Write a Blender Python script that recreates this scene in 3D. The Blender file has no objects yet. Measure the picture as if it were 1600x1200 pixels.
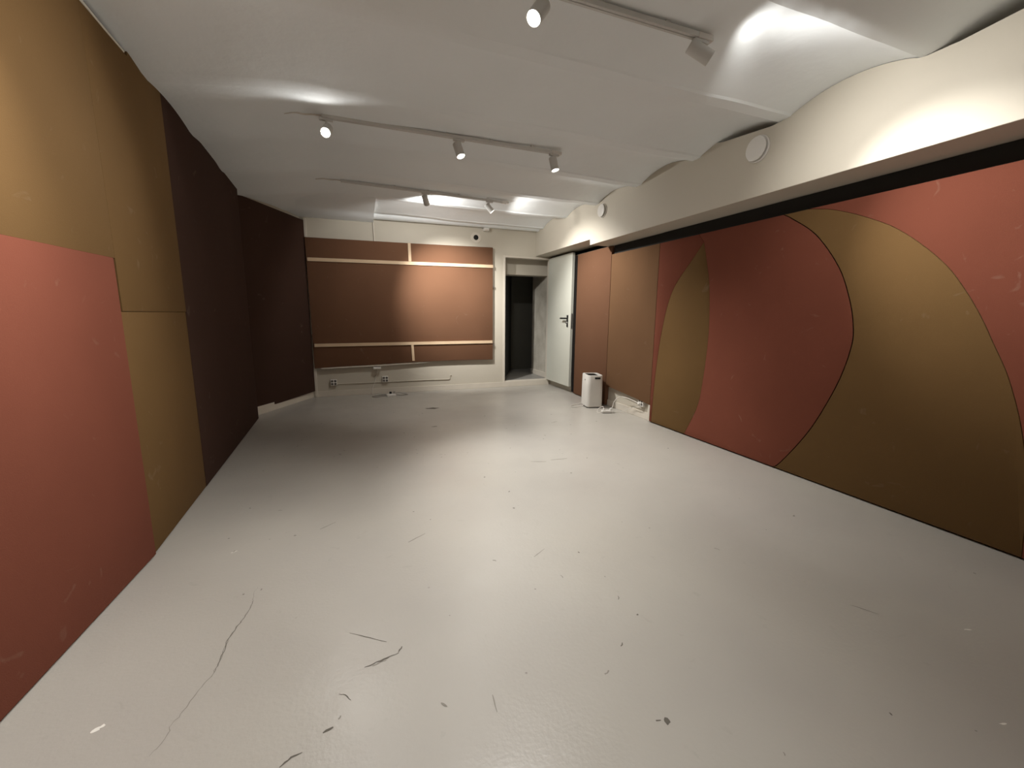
import bpy, bmesh, math, random
from mathutils import Vector, Matrix
random.seed(7)
S = bpy.context.scene
C = S.collection
PI = math.pi

# ------------------------------------------------------------------ helpers
def link(o):
    C.objects.link(o); return o

def new_mesh(bm, name):
    bmesh.ops.recalc_face_normals(bm, faces=bm.faces[:])
    me = bpy.data.meshes.new(name); bm.to_mesh(me); bm.free(); return me

def obj(name, bm, mat, parent=None, smooth=False, recalc=True):
    if recalc: bmesh.ops.recalc_face_normals(bm, faces=bm.faces[:])
    me = bpy.data.meshes.new(name); bm.to_mesh(me); bm.free()
    for m in (mat if isinstance(mat, (list, tuple)) else [mat]): me.materials.append(m)
    if smooth:
        for p in me.polygons: p.use_smooth = True
        me.set_sharp_from_angle(angle=math.radians(35))
    o = link(bpy.data.objects.new(name, me))
    if parent is not None: o.parent = parent
    return o

def tag(o, label, cat, group=None):
    o['label'] = label; o['category'] = cat
    if group: o['group'] = group
    return o

def thing(name, label, cat, loc=(0, 0, 0), rotz=0, group=None):
    o = link(bpy.data.objects.new(name, None)); o.location = loc; o.rotation_euler = (0, 0, rotz)
    o.empty_display_size = .05
    return tag(o, label, cat, group)

def struct(name, bm, mat, parent=None, smooth=False):
    o = obj(name, bm, mat, parent, smooth)
    if parent is None: o['kind'] = 'structure'
    return o

def box(bm, a, b, bev=0.0, seg=2):
    r = bmesh.ops.create_cube(bm, size=1)
    vs = r['verts']
    for v in vs:
        v.co = Vector([a[i] + (v.co[i] + .5) * (b[i] - a[i]) for i in range(3)])
    if bev > 0:
        es = list({e for v in vs for e in v.link_edges})
        bmesh.ops.bevel(bm, geom=es, offset=bev, segments=seg, affect='EDGES', profile=.5)
    return bm

def BX(a, b, bev=0.0, seg=2):
    return box(bmesh.new(), a, b, bev, seg)

def prism(bm, pts, f0, f1, bev=0.0, seg=2):
    """pts: closed outline of 2D points; f0, f1 map a 2D point to the two end faces."""
    A = [bm.verts.new(f0(p)) for p in pts]; B = [bm.verts.new(f1(p)) for p in pts]
    n = len(pts)
    fa = bm.faces.new(A); fb = bm.faces.new(list(reversed(B)))
    for i in range(n):
        j = (i + 1) % n
        bm.faces.new([A[j], A[i], B[i], B[j]])
    if bev > 0:
        bmesh.ops.bevel(bm, geom=list(fa.edges), offset=bev, segments=seg, affect='EDGES', profile=.5)
    return bm

def cyl(bm, p0, p1, r0, r1=None, n=24, cap0=True, cap1=True):
    r1 = r0 if r1 is None else r1
    p0 = Vector(p0); p1 = Vector(p1); d = (p1 - p0).normalized()
    u = d.orthogonal().normalized(); v = d.cross(u)
    a = [bm.verts.new(p0 + r0 * (math.cos(2*PI*i/n) * u + math.sin(2*PI*i/n) * v)) for i in range(n)]
    b = [bm.verts.new(p1 + r1 * (math.cos(2*PI*i/n) * u + math.sin(2*PI*i/n) * v)) for i in range(n)]
    for i in range(n):
        j = (i + 1) % n; bm.faces.new([a[i], a[j], b[j], b[i]])
    if cap0: bm.faces.new(list(reversed(a)))
    if cap1: bm.faces.new(b)
    return bm

def lathe(bm, prof, p, axis, n=40):
    """prof: list of (radius, height along axis); closed rings, capped where radius is 0."""
    p = Vector(p); d = Vector(axis).normalized(); u = d.orthogonal().normalized(); v = d.cross(u)
    rings = []
    for r, h in prof:
        if r < 1e-6: rings.append([bm.verts.new(p + d * h)])
        else: rings.append([bm.verts.new(p + d * h + r * (math.cos(2*PI*i/n) * u + math.sin(2*PI*i/n) * v)) for i in range(n)])
    for a, b in zip(rings, rings[1:]):
        for i in range(n):
            j = (i + 1) % n
            if len(a) == 1 and len(b) == 1: continue
            if len(a) == 1: bm.faces.new([a[0], b[j], b[i]])
            elif len(b) == 1: bm.faces.new([a[i], a[j], b[0]])
            else: bm.faces.new([a[i], a[j], b[j], b[i]])
    return bm

def smooth_path(pts, k=8):
    pts = [Vector(p) for p in pts]; out = []
    P = [pts[0]] + pts + [pts[-1]]
    for i in range(1, len(P) - 2):
        a, b, c, d = P[i-1], P[i], P[i+1], P[i+2]
        for s in range(k):
            t = s / k
            out.append(.5 * ((2*b) + (c - a)*t + (2*a - 5*b + 4*c - d)*t*t + (-a + 3*b - 3*c + d)*t**3))
    out.append(pts[-1]); return out

def tube(bm, pts, r, n=8, k=8, smooth=True):
    P = smooth_path(pts, k) if smooth else [Vector(p) for p in pts]
    prev = None; rings = []
    for i, p in enumerate(P):
        d = (P[min(i+1, len(P)-1)] - P[max(i-1, 0)]).normalized()
        if prev is None: u = d.orthogonal().normalized()
        else:
            u = prev - d * prev.dot(d); u.normalize()
        prev = u; v = d.cross(u)
        rings.append([bm.verts.new(p + r * (math.cos(2*PI*j/n) * u + math.sin(2*PI*j/n) * v)) for j in range(n)])
    for a, b in zip(rings, rings[1:]):
        for i in range(n):
            j = (i + 1) % n; bm.faces.new([a[i], a[j], b[j], b[i]])
    bm.faces.new(list(reversed(rings[0]))); bm.faces.new(rings[-1])
    return bm

def curve2(pts, k=10):
    return [(p.x, p.y) for p in smooth_path([(a, b, 0) for a, b in pts], k)]

# ------------------------------------------------------------------ materials
def srgb(r, g, b):
    f = lambda c: (c/255)/12.92 if c/255 <= .04045 else (((c/255)+.055)/1.055)**2.4
    return (f(r), f(g), f(b), 1)

def mat(name, col, rough=.6, spec=.4, metal=0, noise=None, bump=None, sheen=0, second=None, coord='Object'):
    """noise=(scale, amount): soft mottling between col and `second`; bump=(scale, strength, distance)."""
    m = bpy.data.materials.new(name); m.use_nodes = True
    nt = m.node_tree; N = nt.nodes; L = nt.links
    b = N['Principled BSDF']
    b.inputs['Base Color'].default_value = col; b.inputs['Roughness'].default_value = rough
    b.inputs['Specular IOR Level'].default_value = spec; b.inputs['Metallic'].default_value = metal
    if sheen:
        b.inputs['Sheen Weight'].default_value = sheen; b.inputs['Sheen Roughness'].default_value = .5
    tc = N.new('ShaderNodeTexCoord')
    if noise:
        t = N.new('ShaderNodeTexNoise'); t.inputs['Scale'].default_value = noise[0]; t.inputs['Detail'].default_value = 5
        L.new(tc.outputs[coord], t.inputs['Vector'])
        rp = N.new('ShaderNodeMapRange'); rp.inputs['From Min'].default_value = .35; rp.inputs['From Max'].default_value = .7
        rp.inputs['To Max'].default_value = noise[1]
        L.new(t.outputs['Fac'], rp.inputs['Value'])
        mx = N.new('ShaderNodeMix'); mx.data_type = 'RGBA'
        mx.inputs['A'].default_value = col; mx.inputs['B'].default_value = second or tuple(c * .8 for c in col[:3]) + (1,)
        L.new(rp.outputs['Result'], mx.inputs['Factor']); L.new(mx.outputs['Result'], b.inputs['Base Color'])
    if bump:
        t = N.new('ShaderNodeTexNoise'); t.inputs['Scale'].default_value = bump[0]; t.inputs['Detail'].default_value = 4
        L.new(tc.outputs[coord], t.inputs['Vector'])
        bp = N.new('ShaderNodeBump'); bp.inputs['Strength'].default_value = bump[1]; bp.inputs['Distance'].default_value = bump[2]
        L.new(t.outputs['Fac'], bp.inputs['Height']); L.new(bp.outputs['Normal'], b.inputs['Normal'])
    return m

def emis(name, col, s):
    m = bpy.data.materials.new(name); m.use_nodes = True; nt = m.node_tree
    b = nt.nodes['Principled BSDF']; b.inputs['Base Color'].default_value = (.8, .8, .8, 1)
    b.inputs['Emission Color'].default_value = col; b.inputs['Emission Strength'].default_value = s
    return m

def fabric(name, col, chalk=.25):
    """dense felted cloth: fine weave bump, faint mottling, a few chalky rubbed marks"""
    m = bpy.data.materials.new(name); m.use_nodes = True
    nt = m.node_tree; N = nt.nodes; L = nt.links; b = N['Principled BSDF']
    b.inputs['Roughness'].default_value = .85; b.inputs['Specular IOR Level'].default_value = .05
    b.inputs['Sheen Weight'].default_value = .05; b.inputs['Sheen Roughness'].default_value = .45
    b.inputs['Sheen Tint'].default_value = tuple(min(1, c * 2.5 + .1) for c in col[:3]) + (1,)
    tc = N.new('ShaderNodeTexCoord')
    n1 = N.new('ShaderNodeTexNoise'); n1.inputs['Scale'].default_value = 2.2; n1.inputs['Detail'].default_value = 4
    n2 = N.new('ShaderNodeTexNoise'); n2.inputs['Scale'].default_value = 260; n2.inputs['Detail'].default_value = 2
    n3 = N.new('ShaderNodeTexNoise'); n3.inputs['Scale'].default_value = 7; n3.inputs['Detail'].default_value = 6; n3.inputs['Distortion'].default_value = 1.5
    for n in (n1, n2, n3): L.new(tc.outputs['Object'], n.inputs['Vector'])
    mx = N.new('ShaderNodeMix'); mx.data_type = 'RGBA'
    mx.inputs['A'].default_value = tuple(c * .88 for c in col[:3]) + (1,); mx.inputs['B'].default_value = tuple(c * 1.1 for c in col[:3]) + (1,)
    L.new(n1.outputs['Fac'], mx.inputs['Factor'])
    rp = N.new('ShaderNodeMapRange'); rp.inputs['From Min'].default_value = .67; rp.inputs['From Max'].default_value = .84; rp.inputs['To Max'].default_value = chalk
    L.new(n3.outputs['Fac'], rp.inputs['Value'])
    mx2 = N.new('ShaderNodeMix'); mx2.data_type = 'RGBA'; mx2.inputs['B'].default_value = (.35, .28, .22, 1)
    L.new(rp.outputs['Result'], mx2.inputs['Factor']); L.new(mx.outputs['Result'], mx2.inputs['A'])
    L.new(mx2.outputs['Result'], b.inputs['Base Color'])
    bp = N.new('ShaderNodeBump'); bp.inputs['Strength'].default_value = .25; bp.inputs['Distance'].default_value = .002
    L.new(n2.outputs['Fac'], bp.inputs['Height']); L.new(bp.outputs['Normal'], b.inputs['Normal'])
    return m

RED = fabric('red_brown_felt', (.155, .050, .031, 1))
OLIVE = fabric('olive_brown_felt', (.130, .075, .030, 1))
MAROON = fabric('dark_maroon_felt', (.056, .031, .023, 1))
BROWN = fabric('brown_felt', (.150, .076, .044, 1))
UMBER = fabric('umber_felt', (.150, .082, .043, 1))
BLACKF = mat('black_gap_filler', (.012, .010, .009, 1), .95, .1)
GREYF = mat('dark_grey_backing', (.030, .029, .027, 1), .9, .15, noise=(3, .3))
PLASTER = mat('ceiling_plaster', (.87, .91, .93, 1), .75, .25, noise=(1.6, .5), second=(.82, .86, .88, 1), bump=(9, .35, .01))
BEIGE = mat('beige_wall_paint', (.56, .52, .44, 1), .6, .3, noise=(1.3, .5), second=(.52, .48, .405, 1), bump=(30, .12, .004))
TRIM = mat('pale_trim_paint', (.66, .61, .53, 1), .5, .4, noise=(6, .3))
WHITE = mat('white_plastic', (.72, .70, .66, 1), .4, .5, noise=(3, .15))
LAMPW = mat('lamp_white_enamel', (.62, .62, .60, 1), .4, .5, noise=(9, .1))
DOORW = mat('door_pale_enamel', (.62, .63, .56, 1), .42, .45, noise=(2, .2), bump=(60, .04, .001))
BLACK = mat('black_plastic', (.010, .010, .010, 1), .5, .3, noise=(20, .2))
STEEL = mat('brushed_steel', (.45, .44, .42, 1), .35, .5, metal=.9, noise=(60, .2))
CONC = mat('rough_concrete', (.56, .53, .46, 1), .9, .2, noise=(5, .8), second=(.38, .35, .29, 1), bump=(35, .5, .01))
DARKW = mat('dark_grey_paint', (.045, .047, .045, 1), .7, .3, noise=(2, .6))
WOOD = mat('raw_pine', (.66, .50, .34, 1), .6, .3, noise=(3, .6), second=(.52, .36, .22, 1))
WOODD = mat('stained_pine_bar', (.16, .085, .055, 1), .7, .2, noise=(8, .5))
CABLEW = mat('white_cable', (.68, .65, .60, 1), .5, .4, noise=(10, .1))
LINING = mat('white_lining_cloth', (.62, .58, .50, 1), .9, .1, noise=(20, .3))
GREYC = mat('grey_cable', (.30, .28, .25, 1), .5, .4, noise=(10, .1))
LENS = emis('lamp_lens_glow', (1, .95, .86, 1), 20)
LENSD = emis('lamp_lens_soft_glow', (1, .93, .82, 1), 8)

def floor_material():
    m = bpy.data.materials.new('grey_painted_concrete'); m.use_nodes = True
    nt = m.node_tree; N = nt.nodes; L = nt.links; b = N['Principled BSDF']
    b.inputs['Specular IOR Level'].default_value = .45
    tc = N.new('ShaderNodeTexCoord')
    def noise(sc, det=5, dist=0):
        n = N.new('ShaderNodeTexNoise'); n.inputs['Scale'].default_value = sc; n.inputs['Detail'].default_value = det
        n.inputs['Distortion'].default_value = dist; L.new(tc.outputs['Object'], n.inputs['Vector']); return n
    def rng(src, a, c, lo, hi):
        r = N.new('ShaderNodeMapRange'); r.inputs['From Min'].default_value = a; r.inputs['From Max'].default_value = c
        r.inputs['To Min'].default_value = lo; r.inputs['To Max'].default_value = hi
        L.new(src, r.inputs['Value']); return r.outputs['Result']
    def mix(f, A, B):
        x = N.new('ShaderNodeMix'); x.data_type = 'RGBA'; L.new(f, x.inputs['Factor'])
        for s, v in (('A', A), ('B', B)):
            if isinstance(v, tuple): x.inputs[s].default_value = v
            else: L.new(v, x.inputs[s])
        return x.outputs['Result']
    base = mix(rng(noise(.9, 4).outputs['Fac'], .35, .65, 0, 1), (.425, .405, .365, 1), (.385, .365, .335, 1))
    v = N.new('ShaderNodeTexVoronoi'); v.inputs['Scale'].default_value = 5.5; v.inputs['Randomness'].default_value = 1
    L.new(tc.outputs['Object'], v.inputs['Vector'])
    spots = rng(v.outputs['Distance'], .018, .035, .75, 0)
    gate = N.new('ShaderNodeMath'); gate.operation = 'MULTIPLY'; L.new(spots, gate.inputs[0])
    L.new(rng(noise(3.1, 2).outputs['Fac'], .52, .56, 0, 1), gate.inputs[1])
    c2 = mix(gate.outputs[0], base, (.14, .125, .105, 1))
    wear = rng(noise(14, 8, .6).outputs['Fac'], .66, .74, 0, .22)
    c3 = mix(wear, c2, (.28, .265, .235, 1))
    L.new(c3, b.inputs['Base Color'])
    L.new(rng(noise(2.2, 6).outputs['Fac'], .35, .65, .295, .40), b.inputs['Roughness'])
    bp = N.new('ShaderNodeBump'); bp.inputs['Strength'].default_value = .18; bp.inputs['Distance'].default_value = .004
    L.new(noise(75, 5).outputs['Fac'], bp.inputs['Height'])
    bp2 = N.new('ShaderNodeBump'); bp2.inputs['Strength'].default_value = .25; bp2.inputs['Distance'].default_value = .02
    L.new(noise(3, 3).outputs['Fac'], bp2.inputs['Height']); L.new(bp2.outputs['Normal'], bp.inputs['Normal'])
    L.new(bp.outputs['Normal'], b.inputs['Normal'])
    return m
FLOOR = floor_material()
MARKD = mat('scuff_dark', (.13, .118, .10, 1), .7, .2, noise=(40, .5))
MARKG = mat('scuff_grey', (.25, .235, .205, 1), .6, .3, noise=(40, .5))
MARKW = mat('paint_chip_white', (.80, .78, .72, 1), .6, .3, noise=(40, .2))

# ------------------------------------------------------------------ key sizes
XR = 3.085          # face of the panels on the right wall
XW = 3.14           # right wall
XB = 2.82           # face of the ceiling beam
YB = 6.50           # back wall
ZS, ZC = 2.535, 2.605   # springing and crown of the ceiling vaults
RIBS = [-3.26, -2.47, -1.68, -.89, -.10, .69, 1.475, 2.265, 3.06, 3.85, 4.66, 5.47, 6.26, 7.05]
HW = .045

def vault(y):
    for a, b in zip(RIBS, RIBS[1:]):
        if a <= y <= b:
            a2, b2 = a + HW, b - HW
            if y <= a2 or y >= b2: return ZS, 0
            t = (y - a2) / (b2 - a2) * 2 - 1
            return ZS + (ZC - ZS) * (1 - t * t), 1
    return ZS, 0

# ------------------------------------------------------------------ floor (with its scuffs, crack and chips)
bm = bmesh.new()
FL = [(-1.6, -3.0), (3.4, -3.0), (3.4, 6.56), (-1.6, 6.56)]
vs = [bm.verts.new((x, y, 0)) for x, y in FL]; bm.faces.new(vs)
def stroke(pts, w, mi, z=.0006):
    n = len(pts)
    L_, R_ = [], []
    for i, p in enumerate(pts):
        a = Vector(pts[max(i-1, 0)]); b = Vector(pts[min(i+1, n-1)]); d = (b - a).normalized()
        k = w * (.35 + .65 * math.sin(PI * (i + .5) / n)) * random.uniform(.6, 1.3) / 2
        L_.append(bm.verts.new((p[0] - d.y * k, p[1] + d.x * k, z))); R_.append(bm.verts.new((p[0] + d.y * k, p[1] - d.x * k, z)))
    for i in range(n - 1):
        f = bm.faces.new([L_[i], R_[i], R_[i+1], L_[i+1]]); f.material_index = mi
def blob(x, y, r, mi, z=.0006, st=1.0, ang=0):
    n = 9; vv = []
    for i in range(n):
        a = 2 * PI * i / n; k = r * random.uniform(.6, 1.2)
        u, v = k * st * math.cos(a), k * math.sin(a)
        vv.append(bm.verts.new((x + u * math.cos(ang) - v * math.sin(ang), y + u * math.sin(ang) + v * math.cos(ang), z)))
    f = bm.faces.new(vv); f.material_index = mi
def dense(pts, k=5, j=.003):
    out = []
    for (a, b), (c, d) in zip(pts, pts[1:]):
        for s in range(k):
            t = s / k; out.append((a + (c - a) * t + random.uniform(-j, j), b + (d - b) * t + random.uniform(-j, j)))
    out.append(pts[-1]); return out
crack = [(-.466, 1.95), (-.472, 1.915), (-.466, 1.848), (-.470, 1.788), (-.479, 1.745), (-.491, 1.702), (-.506, 1.643), (-.504, 1.58), (-.506, 1.527), (-.509, 1.487), (-.527, 1.439), (-.543, 1.39), (-.556, 1.348), (-.569, 1.321), (-.568, 1.29), (-.579, 1.25), (-.59, 1.233)]
stroke(dense(crack, 4), .0026, 2)
stroke(dense(crack[2:10], 4), .0030, 1, .0008)
stroke(dense([(-.083, 1.524), (-.029, 1.485), (.047, 1.431)], 4, .001), .0028, 1)
stroke(dense([(-.031, 1.339), (.033, 1.353), (.084, 1.364)], 5, .002), .006, 1)
stroke(dense([(.084, 1.368), (.098, 1.39)], 3, .002), .005, 1)
stroke(dense([(-.005, 1.338), (.04, 1.345)], 3, .002), .004, 2)
stroke(dense([(-.11, 1.259), (-.09, 1.25), (-.075, 1.225)], 3, .001), .003, 1)
stroke(dense([(-.251, 1.08), (-.226, 1.097), (-.199, 1.102)], 4, .001), .005, 1)
stroke(dense([(-.149, 1.142), (-.122, 1.15)], 3, .001), .007, 1)
stroke(dense([(.19, 1.12), (.205, 1.10)], 3, .001), .006, 2)
stroke(dense([(.35, 1.09), (.345, 1.03)], 3, .001), .004, 2)
stroke(dense([(1.30, 3.02), (1.42, 2.98)], 4, .002), .009, 2)
stroke(dense([(1.47, 3.0), (1.62, 2.99)], 4, .002), .009, 2)
stroke(dense([(.78, 1.75), (.86, 1.80)], 4, .002), .005, 2)
stroke(dense([(1.9, .98), (1.95, .90)], 4, .002), .004, 2)
stroke(dense([(.20, 2.1), (.30, 2.16)], 4, .002), .006, 2)
stroke(dense([(-.25, 2.4), (-.17, 2.46)], 4, .002), .007, 2)
stroke(dense([(2.0, 4.1), (2.10, 4.14)], 4, .002), .010, 2)
blob(.815, .829, .011, 1); stroke([(.80, .838), (.785, .842)], .005, 1)
blob(.868, 5.248, .045, 1, st=1.8); blob(.80, 5.27, .022, 2, st=2)
blob(.74, 4.36, .018, 2, st=2)
blob(-.769, 1.373, .0095, 3, st=1.25, ang=.5); blob(-.757, 1.382, .006, 3, z=.0009, st=1.4, ang=.8)
blob(2.182, .727, .003, 3, st=5, ang=-.4); blob(1.762, .477, .004, 3, st=3, ang=-.3)
blob(-.64, 2.30, .004, 3, st=4, ang=.5)
rs = random.Random(21)
for k in range(90):
    x, y = rs.uniform(-.8, 2.9), rs.uniform(.45, 5.2)
    if abs(x + .769) < .06 and abs(y - 1.373) < .06: continue
    s = rs.uniform(.0015, .0042) * (1 + .25 * y)
    if rs.random() < .6: blob(x, y, s, 1 if rs.random() < .35 else 2, st=rs.uniform(1, 2.2), ang=rs.uniform(0, PI))
    else:
        a = rs.uniform(0, PI); l = rs.uniform(.01, .028)
        stroke([(x, y), (x + l * .5 * math.cos(a), y + l * .5 * math.sin(a)), (x + l * math.cos(a + .3), y + l * math.sin(a + .3))], s * 1.3, 1 if rs.random() < .35 else 2)
for f in bm.faces:
    f.normal_update()
    if f.normal.z < 0: f.normal_flip()
o = obj('floor', bm, [FLOOR, MARKD, MARKG, MARKW], recalc=False); o['kind'] = 'structure'

# ------------------------------------------------------------------ vaulted ceiling
bm = bmesh.new()
ys = []
for a, b in zip(RIBS, RIBS[1:]):
    if b < -2.9: continue
    ys += [a - HW, a, a + HW, a + HW + .012]
    n = 12
    for i in range(1, n): ys.append(a + HW + .012 + (b - a - 2 * HW - .024) * i / n)
    ys.append(b - HW - .012)
ys = sorted(y for y in set(round(v, 4) for v in ys) if -3.05 <= y <= 6.60)
ys = [-3.05] + ys + [6.60]
xs = [-1.6 + 4.9 * i / 70 for i in range(71)]
def sm(t): t = max(0, min(1, t)); return t * t * (3 - 2 * t)
def ceil_z(x, y):
    z, on = vault(y)
    ease = .06 + .94 * sm((x - .1) / 2.3)          # ribs flatten into the plaster to the left
    if not on:
        z = ZS + .028 * (1 - ease)
    else:
        z = ZS + .028 * (1 - ease) + (z - ZS) * (.35 + .65 * ease) + .007 * ease
    z -= .10 * sm((-.15 - x) / .95)
    z += .004 * math.sin(2.1 * x + 1.3 * y) + .003 * math.sin(5.3 * x - 2.7 * y + 1) + .0015 * math.sin(13 * x + 4 * y)
    return z
grid = [[bm.verts.new((x, y, ceil_z(x, y))) for x in xs] for y in ys]
for r0, r1 in zip(grid, grid[1:]):
    for i in range(len(xs) - 1):
        bm.faces.new([r0[i], r1[i], r1[i+1], r0[i+1]])
top = [bm.verts.new(p) for p in ((-1.6, -3.05, 2.75), (3.3, -3.05, 2.75), (3.3, 6.6, 2.75), (-1.6, 6.6, 2.75))]
bm.faces.new(top)
me = bpy.data.meshes.new('ceiling'); bm.to_mesh(me); bm.free(); me.materials.append(PLASTER)
for p in me.polygons: p.use_smooth = True
me.set_sharp_from_angle(angle=math.radians(14))
ceiling = link(bpy.data.objects.new('ceiling', me)); ceiling['kind'] = 'structure'

# ------------------------------------------------------------------ beam along the right wall
def beam_top(y):
    z = ceil_z(XB, y) - .003
    low = {}
    pts = [(-3, 2.53), (1.16, 2.548), (1.404, 2.528), (1.43, 2.532)]
    for (a, za), (b, zb) in zip(pts, pts[1:]):
        if a <= y <= b: z = min(z, za + (zb - za) * (y - a) / (b - a))
    pts = [(2.31, 2.525), (2.813, 2.579)]
    for (a, za), (b, zb) in zip(pts, pts[1:]):
        if a <= y <= b: z = min(z, za + (zb - za) * (y - a) / (b - a))
    return z
prof = [(-3.0, 2.077), (4.785, 2.077), (4.785, 2.150), (YB, 2.150)]
yy = YB
while yy > -3.0:
    prof.append((yy, beam_top(yy))); yy -= .03
prof.append((-3.0, beam_top(-3.0)))
bm = bmesh.new()
prism(bm, prof, lambda p: (XB, p[0], p[1]), lambda p: (XW + .05, p[0], p[1]), bev=.004, seg=2)
struct('wall_beam', bm, BEIGE)

# ------------------------------------------------------------------ walls
struct('wall_right', BX((XW, -3.05, 0), (XW + .15, YB, 2.09)), BEIGE)
# back wall with the door opening
DX0, DX1, DZ0, DZ1 = 2.262, 3.105, .082, 2.125
bm = bmesh.new()
out = [(-.72, 0), (3.29, 0), (3.29, 2.62), (-.72, 2.62)]
hole = [(DX0, DZ0), (DX1, DZ0), (DX1, DZ1), (DX0, DZ1)]
for a, b in (((-.72, 0), (DX0, 2.56)), ((DX1, 0), (3.29, 2.15)), ((DX0, 0), (DX1, DZ0)), ((DX0, DZ1), (DX1, 2.56))):
    box(bm, (a[0], YB, a[1]), (b[0], YB + .12, b[1]))
struct('wall_back', bm, BEIGE)
# left wall: long straight run, then a piece turned towards the back corner
wl = [(-1.20, -3.05), (-1.20, 5.46), (-.655, 6.50), (-.80, 6.62), (-1.42, 5.52), (-1.42, -3.05)]
struct('wall_left', prism(bmesh.new(), wl, lambda p: (p[0], p[1], 0), lambda p: (p[0], p[1], 2.56)), BEIGE)
struct('wall_front', BX((-1.3, -3.15, 0), (3.3, -3.0, 2.6)), BEIGE)

# baseboards
def base(name, a, b, h=.085, t=.014, z0=0):
    a = Vector((a[0], a[1], 0)); b = Vector((b[0], b[1], 0)); d = (b - a).normalized(); n = Vector((d.y, -d.x, 0)) * t
    bm = bmesh.new()
    q = [(a.x, a.y), (b.x, b.y), (b.x + n.x, b.y + n.y), (a.x + n.x, a.y + n.y)]
    prism(bm, q, lambda p: (p[0], p[1], z0), lambda p: (p[0], p[1], z0 + h), bev=.003)
    return struct(name, bm, TRIM)
base('baseboard_back', (-.63, YB), (3.10, YB), .082)
base('baseboard_left', (-1.185, 5.47), (-.64, 6.5), .10, .016)
base('baseboard_right', (XW, 5.55), (XW, 3.80), .082)

# pale vertical trim in the back left corner
struct('trim_2', BX((-.605, YB - .03, 0.0), (-.570, YB, 2.46), .004), TRIM)

# lowered plaster soffit over the back left corner, in front of the last bay
pf = [(5.50, ceil_z(0, 5.50)), (5.75, 2.555), (6.05, 2.53), (6.22, 2.508), (6.24, 2.492), (6.50, 2.474), (6.50, 2.56), (6.2, 2.60), (5.8, 2.60)]
bm = bmesh.new(); prism(bm, pf, lambda p: (-.80, p[0], p[1]), lambda p: (.295, p[0], p[1]), bev=.003)
struct('trim_3', bm, PLASTER, smooth=True)
# rounded plaster roll along the foot of the last vault
bm = bmesh.new()
rp = [(YB, 2.60), (YB - .19, 2.60)]
for i in range(9):
    a = PI - i / 8 * PI * .62
    rp.append((YB - .09 + .10 * math.cos(a), 2.585 + .075 * -math.sin(a)))
rp.append((YB, 2.545))
prism(bm, rp, lambda p: (.297, p[0], p[1] - .006), lambda p: (2.818, p[0], p[1] + .012))
struct('trim_4', bm, PLASTER, smooth=True)

# ------------------------------------------------------------------ passage behind the door
struct('floor_passage', BX((2.0, YB + .12, .0), (4.6, 9.0, .08)), mat('passage_floor_paint', (.30, .29, .27, 1), .5, .4, noise=(2, .5)))
struct('wall_passage_right', BX((3.17, YB + .12, .08), (3.30, 7.42, 2.35)), CONC)
struct('baseboard_passage', BX((3.152, YB + .14, .08), (3.17, 7.42, .17), .003), TRIM)
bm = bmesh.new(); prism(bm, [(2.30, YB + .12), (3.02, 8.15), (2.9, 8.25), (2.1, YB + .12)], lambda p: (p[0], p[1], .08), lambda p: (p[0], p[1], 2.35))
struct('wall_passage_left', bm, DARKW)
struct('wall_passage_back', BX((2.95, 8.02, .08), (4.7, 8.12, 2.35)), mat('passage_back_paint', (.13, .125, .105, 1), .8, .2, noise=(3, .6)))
struct('trim_5', BX((2.30, 6.76, 1.868), (3.17, 7.0, 2.35)), BEIGE)
struct('ceiling_passage', BX((2.0, YB + .12, 2.35), (4.7, 9.0, 2.45)), PLASTER)

# ------------------------------------------------------------------ door
door = link(bpy.data.objects.new('door_1', None)); door.location = (DX1, YB, DZ0); door['kind'] = 'structure'
def rel(bm, o=door):
    bmesh.ops.translate(bm, verts=bm.verts[:], vec=-Vector(o.location)); return bm
bm = bmesh.new()
fw, fd = .034, .012
box(bm, (DX0 - .006, YB - fd, DZ0 - .006), (DX0 + fw - .006, YB + .10, DZ1 + .006), .003)
box(bm, (DX1 - fw + .012, YB - fd, DZ0 - .006), (DX1 + .006, YB + .10, DZ1 + .006), .003)
box(bm, (DX0 + fw - .006, YB - fd, DZ1 - fw + .014), (DX1 - fw + .012, YB + .10, DZ1 + .006), .003)
box(bm, (DX0 + fw - .006, YB - fd, DZ0 - .006), (DX1 - fw + .012, YB + .10, DZ0 + .012), .003)
obj('door_frame', rel(bm), TRIM, door)
leaf = obj('door_leaf', rel(BX((3.052, 5.668, .098), (3.098, 6.485, 2.118), .003)), DOORW, door)
bm = BX((3.064, 5.6655, .995), (3.086, 5.6682, 1.225), .0008)
obj('lock_plate', rel(bm), STEEL, leaf)
hd = obj('handle_plate', rel(BX((3.042, 5.740, 1.020), (3.0525, 5.778, 1.200), .003)), BLACK, leaf)
bm = bmesh.new()
tube(bm, [(3.045, 5.760, 1.150), (3.015, 5.760, 1.150), (3.000, 5.775, 1.150), (2.998, 5.81, 1.150), (2.998, 5.900, 1.150)], .0125, 12)
lev = obj('lever', rel(bm), BLACK, hd, True)
bm = bmesh.new(); lathe(bm, [(0, .022), (.014, .022), (.017, .019), (.017, 0)], (3.046, 5.762, 1.085), (-1, 0, 0), 20)
kn = obj('lock_cylinder', rel(bm), STEEL, hd, True)
bm = bmesh.new()
for z in (.40, 1.95): cyl(bm, (3.088, 6.478, z), (3.088, 6.478, z + .09), .009, n=12)
obj('hinge', rel(bm), STEEL, leaf, True)

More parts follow.
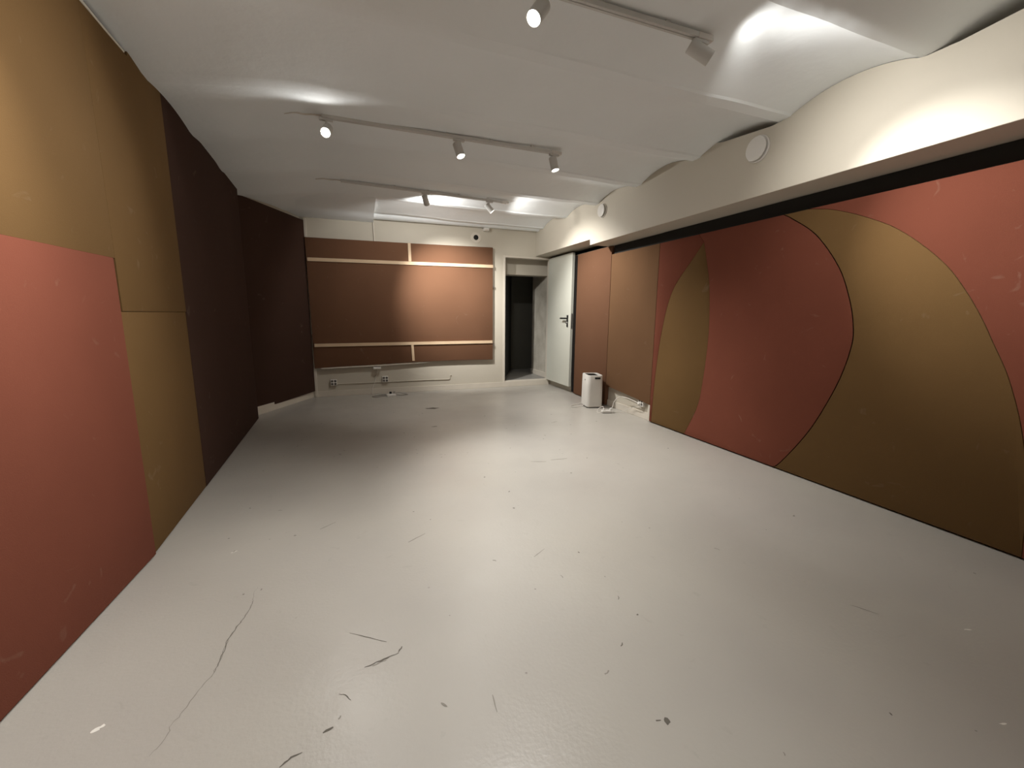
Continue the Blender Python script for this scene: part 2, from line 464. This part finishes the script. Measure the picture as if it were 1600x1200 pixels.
# ------------------------------------------------------------------ fabric panels
GP = 'fabric panels on the walls'
def shrink(pts, d):
    """move an outline inwards by d (works for gently curved outlines)"""
    n = len(pts); A = sum(pts[i][0] * pts[(i+1) % n][1] - pts[(i+1) % n][0] * pts[i][1] for i in range(n)); s = 1 if A > 0 else -1
    out = []
    for i in range(n):
        a, b, c = Vector(pts[i-1]), Vector(pts[i]), Vector(pts[(i+1) % n])
        e1 = (b - a); e2 = (c - b)
        if e1.length < 1e-6 or e2.length < 1e-6: out.append(pts[i]); continue
        e1.normalize(); e2.normalize()
        n1 = Vector((-e1.y, e1.x)) * s; n2 = Vector((-e2.y, e2.x)) * s
        k = (n1 + n2); k = k / max(.35, k.length_squared / 2) if k.length > .1 else n1
        out.append((b.x + k.x * d, b.y + k.y * d))
    return out
def section(name, pts, frame, depth, t, m, parent, bev=.004, gap=.0004):
    """cloth-covered board: outline pts in (u, z); frame maps (u, z, d) with d = distance in front of the panel face"""
    p = shrink(pts, gap)
    bm = bmesh.new()
    A = [bm.verts.new(frame(u, z, depth - t)) for u, z in p]
    B = [bm.verts.new(frame(u, z, depth - bev)) for u, z in p]
    q = shrink(p, bev * .35); D = [bm.verts.new(frame(u, z, depth - bev * .3)) for u, z in q]
    q = shrink(p, bev); E_ = [bm.verts.new(frame(u, z, depth)) for u, z in q]
    n = len(p)
    bm.faces.new(A); 
    for r0, r1 in ((A, B), (B, D), (D, E_)):
        for i in range(n):
            j = (i + 1) % n; bm.faces.new([r0[i], r0[j], r1[j], r1[i]])
    bm.faces.new(E_)
    bmesh.ops.recalc_face_normals(bm, faces=bm.faces[:])
    return obj(name, bm, m, parent, True, recalc=False)

# right wall: frame u = world y, facing -x
def fR(loc):
    return lambda u, z, d: (XR - d - loc[0], u - loc[1], z - loc[2])
# far panel beside the door
L0 = (XR, 4.69, 0.0)
pn = thing('wall_panel', 'plain brown fabric wall panel right beside the open door, reaching up to the beam', 'wall panel', L0, 0, GP)
section('fabric_cover', [(5.565, .012), (5.565, 2.072), (4.692, 2.072), (4.692, .012)], fR(L0), 0, .035, BROWN, pn, .005)
obj('stretcher_bar', BX((.037, .006, .015), (.054, .040, 2.05)), WOODD, pn)
obj('backing_board', BX((.020, .872, .02), (.050, .985, 2.07)), BLACKF, pn)  # black board added beside the cloth so the gap by the door stays dark
# middle panel hung above the socket
L1 = (XR, 4.24, .30)
pn = thing('wall_panel', 'brown fabric wall panel whose cut-away bottom leaves a wall socket bare', 'wall panel', L1, 0, GP)
section('fabric_cover', [(4.687, .275), (4.687, 1.966), (3.783, 1.966), (3.783, .195), (3.95, .215)], fR(L1), 0, .035, UMBER, pn, .005)
obj('stretcher_bar', BX((.037, -.435, .03), (.053, .435, 1.595)), WOODD, pn)
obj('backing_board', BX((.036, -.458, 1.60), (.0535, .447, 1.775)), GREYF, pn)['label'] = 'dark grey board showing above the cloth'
# big panel with the curved shapes
L2 = (XR, 2.0, 0)
pn = thing('wall_panel', 'long fabric wall panel with red ellipse and olive crescent on the right wall', 'wall panel', L2, 0, GP)
ZT = 1.966
YN, YF = .20, 3.780
lensL = curve2([(3.17, 1.885), (3.313, 1.729), (3.47, 1.56), (3.55, 1.44), (3.622, 1.237), (3.687, .893), (3.727, .462), (3.742, .012)], 6)
lensR = curve2([(3.17, 1.885), (3.115, 1.70), (3.065, 1.50), (3.03, 1.20), (3.022, .94), (3.045, .57), (3.09, .31), (3.23, .012)], 6)
eR = curve2([(2.40, ZT), (2.33, 1.925), (2.133, 1.775), (1.954, 1.538), (1.86, 1.322), (1.815, 1.15), (1.808, 1.007), (1.855, .77), (1.96, .48), (2.06, .28), (2.20, .06), (2.25, .012)], 6)
cR = curve2([(2.215, ZT), (2.156, 1.955), (2.05, 1.928), (1.92, 1.877), (1.78, 1.808), (1.656, 1.734), (1.518, 1.620), (1.386, 1.483), (1.288, 1.34), (1.212, 1.205), (1.15, 1.075), (1.07, .90), (.99, .65), (.93, .35), (.90, .012)], 6)
section('red_edge_section', [(YF, .012), (YF, ZT), (3.235, ZT)] + lensL, fR(L2), 0, .03, RED, pn)['label'] = 'narrow red strip at the far end'
section('olive_lens_section', lensL[:-1] + [(3.742, .012)] + list(reversed(lensR[1:])), fR(L2), 0, .03, OLIVE, pn)['label'] = 'olive pointed lens shape'
section('red_ellipse_section', [(3.235, ZT)] + lensR + list(reversed(eR)), fR(L2), .002, .032, RED, pn)['label'] = 'big red ellipse'
section('olive_crescent_section', eR + list(reversed(cR)), fR(L2), 0, .03, OLIVE, pn)['label'] = 'olive crescent hugging the red ellipse'
section('red_corner_section', cR + [(YN, .012), (YN, ZT)], fR(L2), 0, .03, RED, pn)['label'] = 'red ground outside the crescent'
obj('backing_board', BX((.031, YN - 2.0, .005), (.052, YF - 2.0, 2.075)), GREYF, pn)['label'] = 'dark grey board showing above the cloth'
obj('edge_strip', BX((.004, 1.7805, .012), (.022, 1.812, .20)), LINING, pn)['label'] = 'bare white strip on the cut edge'

# left wall: near panel (olive above, red below), long dark panel, turned panel
def fL(p0, p1, org):
    a = Vector((p0[0], p0[1], 0)); d = Vector((p1[0] - p0[0], p1[1] - p0[1], 0)); d.normalize(); n = Vector((d.y, -d.x, 0))
    def f(u, z, dd):
        q = a + d * u + n * dd; return (q.x - org[0], q.y - org[1], z - org[2])
    return f, math.hypot(p1[0] - p0[0], p1[1] - p0[1])
A0, A1 = (-1.100, .40), (-.998, 2.42)
La = (-1.05, 1.4, 0)
f, l = fL(A0, A1, La)
pn = thing('wall_panel', 'nearest left wall panel, red cloth below and olive cloth above', 'wall panel', La, 0, GP)
section('olive_upper_section', [(0, 1.434), (l + .002, 1.434), (l + .002, 2.447), (0, 2.447)], f, 0, .05, OLIVE, pn, .0012, 0)['label'] = 'olive cloth upper half'
section('red_lower_section', [(0, .006), (l - .022, .006), (l - .022, 1.434), (0, 1.434)], f, .008, .058, RED, pn, .006)['label'] = 'red cloth lower half'
B0, B1 = (-.9978, 2.4225), (-1.097, 5.315)
Lb = (-1.05, 3.9, 0)
f, l = fL(B0, B1, Lb)
pn = thing('wall_panel', 'long dark wall panel in the middle of the left wall', 'wall panel', Lb, 0, GP)
section('olive_upper_section', [(0, 1.20), (.86, 1.20), (.86, 2.517), (.45, 2.517), (.43, 2.462), (0, 2.455)], f, 0, .05, OLIVE, pn, .0012, 0)['label'] = 'olive cloth, upper part'
section('olive_lower_section', [(-.018, .006), (.86, .006), (.86, 1.20), (-.018, 1.20)], f, -.003, .047, OLIVE, pn, .004)['label'] = 'olive cloth, lower part'
section('maroon_section', [(.86, .006), (l, .006), (l, 2.470), (1.6, 2.49), (.86, 2.517)], f, 0, .05, MAROON, pn, .006)['label'] = 'dark maroon cloth'
bm = bmesh.new(); tube(bm, [f(-.10, 2.458, -.004), f(.05, 2.464, -.004), f(.22, 2.462, -.003), f(.40, 2.467, -.004)], .007, 8)
obj('edge_cord', bm, LINING, pn, True)['label'] = 'pale cord along the top edge'
C0, C1 = (-1.205, 5.432), (-.577, 6.511)
Lc = (-.88, 5.97, .08)
f, l = fL(C0, C1, Lc)
pn = thing('wall_panel', 'almost black wall panel turned across the back left corner above a baseboard', 'wall panel', Lc, 0, GP)
section('fabric_cover', [(0, .052), (l - .022, .092), (l - .022, 2.43), (0, 2.478)], f, 0, .028, MAROON, pn, .006)

# ------------------------------------------------------------------ stretched panel with battens on the back wall
Lk = (.75, YB, .45)
fb = lambda u, z, d: (u - Lk[0], YB - .062 - d - Lk[1], z - Lk[2])
pn = thing('wall_panel', 'wide brown fabric panel with pale wooden battens on the back wall', 'wall panel', Lk, 0, GP)
btm = curve2([(-.585, .422), (-.2, .437), (.3, .452), (.80, .470), (1.4, .478), (2.062, .474)], 6)
section('fabric_cover', btm + [(2.062, 2.235), (1.4, 2.225), (.8, 2.217), (.1, 2.212), (-.60, 2.208)], fb, 0, .045, BROWN, pn, .006)
# lining cloth hanging a little under the cover
bm = bmesh.new()
low = [(-.50, .412), (-.2, .419), (.3, .430), (.8, .449), (1.2, .464), (1.6, .462), (2.055, .458)]
lo = curve2(low, 6)
up_ = [(u, z + .05) for u, z in lo]
prism(bm, lo + list(reversed(up_)), lambda p: fb(p[0], p[1], .004 - .3 * (p[1] - .40)), lambda p: fb(p[0], p[1], .001 - .3 * (p[1] - .40)))
obj('lining_hem', bm, LINING, pn)['label'] = 'white lining showing under the bottom edge'
def batten(u0, z0, u1, z1, w):
    d = Vector((u1 - u0, z1 - z0)); d.normalize(); n = Vector((-d.y, d.x)) * w / 2
    q = [(u0 + n.x, z0 + n.y), (u1 + n.x, z1 + n.y), (u1 - n.x, z1 - n.y), (u0 - n.x, z0 - n.y)]
    bm = bmesh.new(); prism(bm, q, lambda p: fb(p[0], p[1], .0005), lambda p: fb(p[0], p[1], .018), bev=.002)
    obj('batten', bm, WOOD, pn)
batten(-.582, 1.918, 2.060, 1.945, .046)
batten(-.566, .750, 2.050, .764, .044)
batten(.782, 1.958, .778, 2.215, .040)
batten(.780, .737, .790, .492, .036)
for z in (1.62, .70):
    obj('clip', BX((2.063 - Lk[0], -.05, z - Lk[2]), (2.088 - Lk[0], -.012, z - Lk[2] + .035), .002), STEEL, pn)
for u in (-.2, 1.7):
    obj('spacer_block', BX((u - Lk[0], -.0185, 1.2 - Lk[2]), (u + .05 - Lk[0], 0, 1.5 - Lk[2])), WOODD, pn)

# ------------------------------------------------------------------ track lights
def track(x0, y0, x1, y1, z, label, feed):
    t = thing('light_track', label, 'light track', (x0, y0, z), math.atan2(y1 - y0, x1 - x0), 'ceiling light tracks')
    l = math.hypot(x1 - x0, y1 - y0)
    bm = bmesh.new()
    box(bm, (0, -.0175, 0), (l, -.003, .022), .002); box(bm, (0, .003, 0), (l, .0175, .022), .002); box(bm, (0, -.0165, .004), (l, .0165, .024))
    obj('rail', bm, LAMPW, t)
    bm = bmesh.new(); box(bm, (l, -.02, -.002), (l + .09, .02, .024), .003); obj('end_feed', bm, WHITE, t)
    bm = bmesh.new(); cyl(bm, (l + .05, 0, -.004), (l + .05, 0, .001), .006, n=12); obj('screw', bm, BLACK, t)
    for i in range(5):
        u = l * (i + .5) / 5
        obj('mounting_clip', BX((u - .012, -.010, .023), (u + .012, .010, .052)), LAMPW, t)
    if feed:
        bm = bmesh.new(); tube(bm, [(.01, 0, .015), (-.05, .006, .016), (-.11, .02, .014), (-.17, .015, .014), (-.24, .05, .012)], .006, 8)
        obj('feed_cable', bm, CABLEW, t, True)
    return t
TZ = 2.563
track(-.20, 1.86, 1.66, 1.86, TZ, 'white ceiling light track closest to the viewer, ending near the beam', False)
track(-.16, 3.48, 1.64, 3.48, TZ, 'white ceiling light track in the middle, carrying three lit spotlights', True)
track(-.08, 5.00, 1.76, 5.145, TZ, 'white ceiling light track nearest the back wall, carrying two small spotlights', True)

WARM = (1.0, .97, .92)
def lamp(x, y, d, label, power, spot, lens=LENS, wide=0, blend=.7, ws=165, mid=0, ms=90, zc=2.485, hl=.11, r=.034, real=True):
    t = thing('spotlight', label, 'spotlight', (x, y, TZ), 0, 'track spotlights on the ceiling')
    d = Vector(d).normalized(); c = Vector((0, 0, zc - TZ))
    a = c - d * hl / 2; e = c + d * hl / 2
    bm = bmesh.new(); box(bm, (-.045, -.013, -.016), (.045, .013, .0), .003)
    obj('track_adapter', bm, LAMPW, t)
    bm = bmesh.new(); tube(bm, [(0, 0, -.012), (0, 0, -.03), tuple(c - d * .01)], .007, 10, 4)
    obj('arm', bm, LAMPW, t, True)
    bm = bmesh.new()
    lathe(bm, [(0, 0), (r * .9, 0), (r, .004), (r, hl), (r - .003, hl), (r - .004, hl - .012), (0, hl - .012)], a, d, 32)
    h = obj('lamp_head', bm, LAMPW, t, True)
    bm = bmesh.new(); lathe(bm, [(0, hl - .0115), (r - .0045, hl - .0115), (r - .0045, hl - .0075), (r * .5, hl - .0045), (0, hl - .004)], a, d, 24)
    obj('lens', bm, lens, h, True)
    for pw, sz, bl in ((power, spot, blend), (wide, ws, .35 if ws > 140 else .9), (mid, ms, 1)):
        if pw <= 0: continue
        ld = bpy.data.lights.new('spot_beam', 'SPOT'); ld.energy = pw; ld.color = WARM; ld.spot_size = math.radians(sz); ld.spot_blend = bl
        ld.shadow_soft_size = .026
        lo = link(bpy.data.objects.new('spot_beam', ld)); lo.parent = t
        lo.location = e + d * .005; lo.rotation_euler = d.to_track_quat('-Z', 'Y').to_euler()
    return t
lamp(.80, 1.86, (-.60, -.34, -.85), 'glaring white spotlight at the top of the view, aimed at the viewer', 142, 122, wide=14, ws=165, blend=.8)
lamp(1.685, 1.86, (1.0, -.43, -.65), 'white spotlight beside the bright ceiling patch, aimed at the right wall', 130, 50, wide=7, blend=1, zc=2.51, mid=48, ms=118, hl=.125)
lamp(-.10, 1.90, (-.80, -.56, -.92), 'white spotlight over the near left corner, aimed at the left wall', 98, 82, wide=22, ws=165, blend=.9)
lamp(-.13, 3.48, (-.16, -.85, -.62), 'glaring white spotlight at the left end of the middle track', 34, 88, wide=4, ws=165, blend=.8)
lamp(.83, 3.48, (.26, -.30, -1), 'lit white spotlight in the middle of the middle track', 180, 70, wide=40, ws=96, blend=1)
lamp(1.665, 3.48, (.20, -.16, -1), 'white spotlight hanging straight down at the right end of middle track', 14, 75, wide=86, ws=100)
lamp(.815, 5.07, (.36, .80, -.60), 'small spotlight turned to the battened panel, centre of the far track', 320, 66, wide=42, blend=1)
lamp(1.595, 5.13, (.66, -.12, -.72), 'small white spotlight at the right end of the far track', 146, 98, wide=34)
# ------------------------------------------------------------------ air valves and vents
GV = 'round white air vents on the beam'
def valve(y, z, r, label):
    t = thing('air_vent', label, 'air vent', (XB, y, z), 0, GV)
    bm = bmesh.new(); lathe(bm, [(0, .0005), (r, .0005), (r * 1.0, .010), (r * .96, .014), (r * .84, .012), (r * .80, .004), (0, .004)], (0, 0, 0), (-1, 0, 0), 48)
    obj('rim', bm, WHITE, t, True)
    bm = bmesh.new(); lathe(bm, [(0, .004), (.012, .004), (.012, .022), (r * .86, .022), (r * .90, .026), (r * .89, .032), (r * .8, .035), (0, .036)], (0, 0, 0), (-1, 0, 0), 48)
    obj('disc', bm, WHITE, t, True)
    return t
valve(2.445, 2.408, .092, 'large round white air vent on the beam above the red ellipse')
valve(4.512, 2.430, .080, 'round white air vent at the far end of the beam, near the door')
t = thing('pipe_vent', 'round white vent collar with dark hole on the back wall above the panel', 'air vent', (1.805, YB, 2.375))
bm = bmesh.new(); lathe(bm, [(.038, .0005), (.082, .0005), (.080, .006), (.045, .012), (.040, .010), (.038, .0005)], (0, 0, 0), (0, -1, 0), 40)
obj('collar', bm, TRIM, t, True)
bm = bmesh.new(); lathe(bm, [(0, .001), (.039, .001), (.039, .004), (0, .003)], (0, 0, 0), (0, -1, 0), 32)
obj('dark_opening', bm, BLACK, t, True)
t = thing('motion_sensor', 'small white sensor box under the plaster roll, above the vent collar', 'sensor', (1.955, 6.455, 2.472))
obj('housing', BX((-.042, -.040, 0), (.042, .044, .045), .006), WHITE, t)
obj('window', BX((-.03, -.042, .004), (.03, -.0395, .02), .0005), TRIM, t)

# ------------------------------------------------------------------ sockets and small electrics
GS = 'four-way wall sockets'
def socket(loc, rz, label, s=.085):
    t = thing('wall_socket', label, 'socket', loc, rz, GS)
    obj('cover', BX((-s/2, -.040, -s/2), (s/2, 0, s/2), .004), WHITE, t)
    for dx in (-1, 1):
        for dz in (-1, 1):
            bm = bmesh.new(); lathe(bm, [(0, .0402), (.0145, .0402), (.0155, .041), (.0165, .0402), (.0165, .0395), (0, .0395)], (dx * .0205, 0, dz * .0205), (0, -1, 0), 20)
            obj('socket_well', bm, mat_well, t, True)
    return t
mat_well = mat('socket_well_shade', (.10, .09, .08, 1), .6, .3, noise=(30, .2))
socket((-.350, YB, .205), 0, 'four-way white wall socket near the back left corner')
socket((.368, YB, .222), 0, 'four-way white wall socket on the back wall, under the panel middle')
tk = socket((XW, 3.965, .190), -PI / 2, 'four-way white wall socket with a plug, under the cut-away panel', .095)
t = thing('junction_box', 'flat white box on the back wall just under the brown panel', 'junction box', (.255, YB, .385))
obj('housing', BX((-.055, -.085, 0), (.055, 0, .030), .004), WHITE, t)
obj('lid', BX((-.05, -.087, .004), (.05, -.0845, .026), .0008), WHITE, t)
bm = bmesh.new(); tube(bm, [(.262, YB - .008, .387), (.262, YB - .008, .34), (.235, YB - .009, .26), (.225, YB - .009, .21), (.19, YB - .018, .12), (.17, YB - .05, .03), (.2, YB - .12, .006), (.34, YB - .19, .006)], .004, 8)
tag(obj('power_cable', bm, CABLEW, None, True), 'thin white cable from the flat box down to the floor', 'cable')
bm = bmesh.new(); tube(bm, [(-.30, YB - .008, .178), (.2, YB - .008, .176), (.9, YB - .008, .178), (1.30, YB - .008, .174), (1.345, YB - .008, .176), (1.362, YB - .008, .195), (1.362, YB - .010, .232), (1.385, YB - .016, .245)], .0065, 8)
tag(obj('wall_cable', bm, BEIGE, None, True), 'painted cable running low along the back wall with bent end', 'cable')
bm = bmesh.new(); tube(bm, [(.293, YB - .010, 2.472), (.293, YB - .010, 2.45), (.296, YB - .010, 2.34), (.300, YB - .010, 2.20)], .009, 10)
tag(obj('wall_conduit', bm, TRIM, None, True), 'short white conduit going down behind the top of the battened panel', 'conduit')
# adapter lying on the floor
t = thing('power_adapter', 'white power adapter with tangled leads on the floor by the back wall', 'adapter', (.43, 6.235, 0), .15)
obj('body', BX((-.065, -.035, 0), (.065, .035, .032), .006), WHITE, t)
bm = bmesh.new(); tube(bm, [(-.066, 0, .018), (-.12, .04, .006), (-.20, .0, .006), (-.26, .05, .006), (-.20, .10, .006), (-.08, .08, .02), (.02, .07, .008), (.12, .09, .03), (.22, .06, .006), (.24, .0, .006), (.14, -.01, .006), (.066, 0, .018)], .0055, 8)
obj('lead', bm, GREYC, t, True)
bm = bmesh.new(); box(bm, (-.01, .055, .0), (.02, .085, .055), .005)
obj('plug', bm, BLACK, t)
bm = bmesh.new(); box(bm, (.05, .06, .0), (.075, .09, .06), .005)
obj('plug', bm, STEEL, t)

# ------------------------------------------------------------------ air purifier
def rrect(w, d, r, n=6):
    out = []
    for sx, sy, a0 in ((1, 1, 0), (-1, 1, PI/2), (-1, -1, PI), (1, -1, 3*PI/2)):
        for i in range(n + 1):
            a = a0 + i / n * PI / 2
            out.append((sx * (w/2 - r) + r * math.cos(a), sy * (d/2 - r) + r * math.sin(a)))
    return out
pur = thing('air_purifier', 'white tower air purifier standing on the floor beside the door', 'air purifier', (2.905, 4.735, 0), math.radians(-12))
def loft(bm, rings, cap0=True, cap1=True):
    R_ = [[bm.verts.new(p) for p in r] for r in rings]; n = len(R_[0])
    for a, b in zip(R_, R_[1:]):
        for i in range(n):
            j = (i + 1) % n; bm.faces.new([a[i], a[j], b[j], b[i]])
    if cap0: bm.faces.new(list(reversed(R_[0])))
    if cap1: bm.faces.new(R_[-1])
    return bm
W0, D0, HP = .222, .275, .430
rr = lambda w, d, r, z, sl=0: [(x, y, z + sl * y) for x, y in rrect(w, d, r)]
bm = bmesh.new()
loft(bm, [rr(W0 - .02, D0 - .02, .045, .010), rr(W0, D0, .052, .020), rr(W0 - .004, D0 - .004, .05, .25), rr(W0 - .010, D0 - .010, .048, HP - .008, .02), rr(W0 - .018, D0 - .018, .046, HP, .02),
          rr(W0 - .058, D0 - .070, .034, HP, .02), rr(W0 - .064, D0 - .076, .032, HP - .028, .02)])
body = obj('body', bm, WHITE, pur, True)
bm = bmesh.new(); loft(bm, [rr(W0 - .025, D0 - .025, .045, 0), rr(W0 - .022, D0 - .022, .045, .011)])
obj('foot', bm, BLACK, pur, True)
bm = bmesh.new(); loft(bm, [rr(W0 - .067, D0 - .079, .03, HP - .0275, .02), rr(W0 - .067, D0 - .079, .03, HP - .022, .02)])
gr = obj('outlet_grille', bm, BLACK, pur)
bm = bmesh.new()
for i in range(8):
    y = -.085 + i * .024; box(bm, (-.068, y, HP - .0215 + .02 * y), (.068, y + .004, HP - .010 + .02 * y))
obj('grille_bar', bm, BLACK, gr)
obj('display', BX((-.012, -D0/2 - .0015, HP - .047), (.062, -D0/2 + .006, HP - .024), .002), BLACK, pur)
obj('side_button', BX((-W0/2 - .0005, -.03, HP - .075), (-W0/2 + .004, -.02, HP - .060), .001), BLACK, pur)
bm = bmesh.new(); tube(bm, [(-.09, .11, .03), (-.16, .10, .006), (-.27, .02, .0055), (-.30, -.05, .0055), (-.22, -.06, .0055), (-.14, -.02, .0055), (-.112, .0, .02)], .0045, 8)
obj('power_cord', bm, CABLEW, pur, True)
# power strip and its lead to the wall socket
t = thing('power_strip', 'small white power strip on the floor in front of the air purifier', 'power strip', (2.885, 4.32, 0), math.radians(-14))
obj('body', BX((-.075, -.028, .004), (.055, .028, .034), .008), WHITE, t)
obj('foot', BX((-.065, -.022, 0), (.045, .022, .005)), BLACK, t)
bm = bmesh.new()
box(bm, (.030, -.020, .034), (.060, .012, .062), .006); obj('plug', bm, WHITE, t)
bm = bmesh.new(); box(bm, (-.055, .0, .034), (-.03, .024, .055), .006); obj('plug', bm, WHITE, t)
bm = bmesh.new(); tube(bm, [(-.042, .012, .052), (-.05, .03, .075), (-.09, .05, .05), (-.12, .03, .006), (-.09, .0, .006), (-.076, 0, .015)], .0042, 8)
obj('lead', bm, CABLEW, t, True)
bm = bmesh.new(); tube(bm, [(2.935, 4.305, .050), (2.955, 4.31, .085), (2.97, 4.315, .13), (3.01, 4.30, .185), (3.05, 4.27, .205), (3.075, 4.18, .20), (3.075, 4.08, .195), (3.082, 4.02, .185), (3.085, 3.990, .178)], .0045, 8)
o = tag(obj('extension_cord', bm, CABLEW, None, True), 'white cord arching from the power strip up to the wall socket', 'cord')
bm = bmesh.new(); lathe(bm, [(0, 0), (.018, 0), (.018, .012), (.008, .022), (0, .022)], (XW - .042, 3.986, .170), (-1, 0, 0), 16)
obj('plug', bm, WHITE, o, True)
bm = bmesh.new(); tube(bm, [(3.094, 3.95, .150), (3.085, 3.98, .13), (3.098, 4.10, .10), (3.06, 4.22, .035), (3.00, 4.30, .006), (2.96, 4.285, .006), (2.950, 4.295, .015)], .0035, 8)
tag(obj('extension_cord', bm, CABLEW, None, True), 'thinner white cord drooping across the baseboard below the arching cord', 'cord')

# ------------------------------------------------------------------ world, camera, view
w = bpy.data.worlds.new('night'); S.world = w; w.use_nodes = True
w.node_tree.nodes['Background'].inputs['Color'].default_value = (0, 0, 0, 1)
cam = bpy.data.cameras.new('camera'); co = link(bpy.data.objects.new('camera', cam))
cam.sensor_fit = 'HORIZONTAL'; cam.sensor_width = 36; cam.lens = 36 * 648 / 1600; cam.clip_start = .02
Rm = Matrix(((0.937460,0.049410,-0.344569),(-0.347986,0.157592,-0.924159),(0.008638,0.986267,0.164930)))
co.matrix_world = Matrix.Translation((0, 0, 1.2)) @ Rm.to_4x4()
S.camera = co
S.cycles.diffuse_bounces = 8
vs_ = S.view_settings
S.display_settings.display_device = 'sRGB'
vs_.view_transform = 'Standard'; vs_.look = 'None'; vs_.gamma = 1; vs_.use_curve_mapping = False
vs_.exposure = 0.18
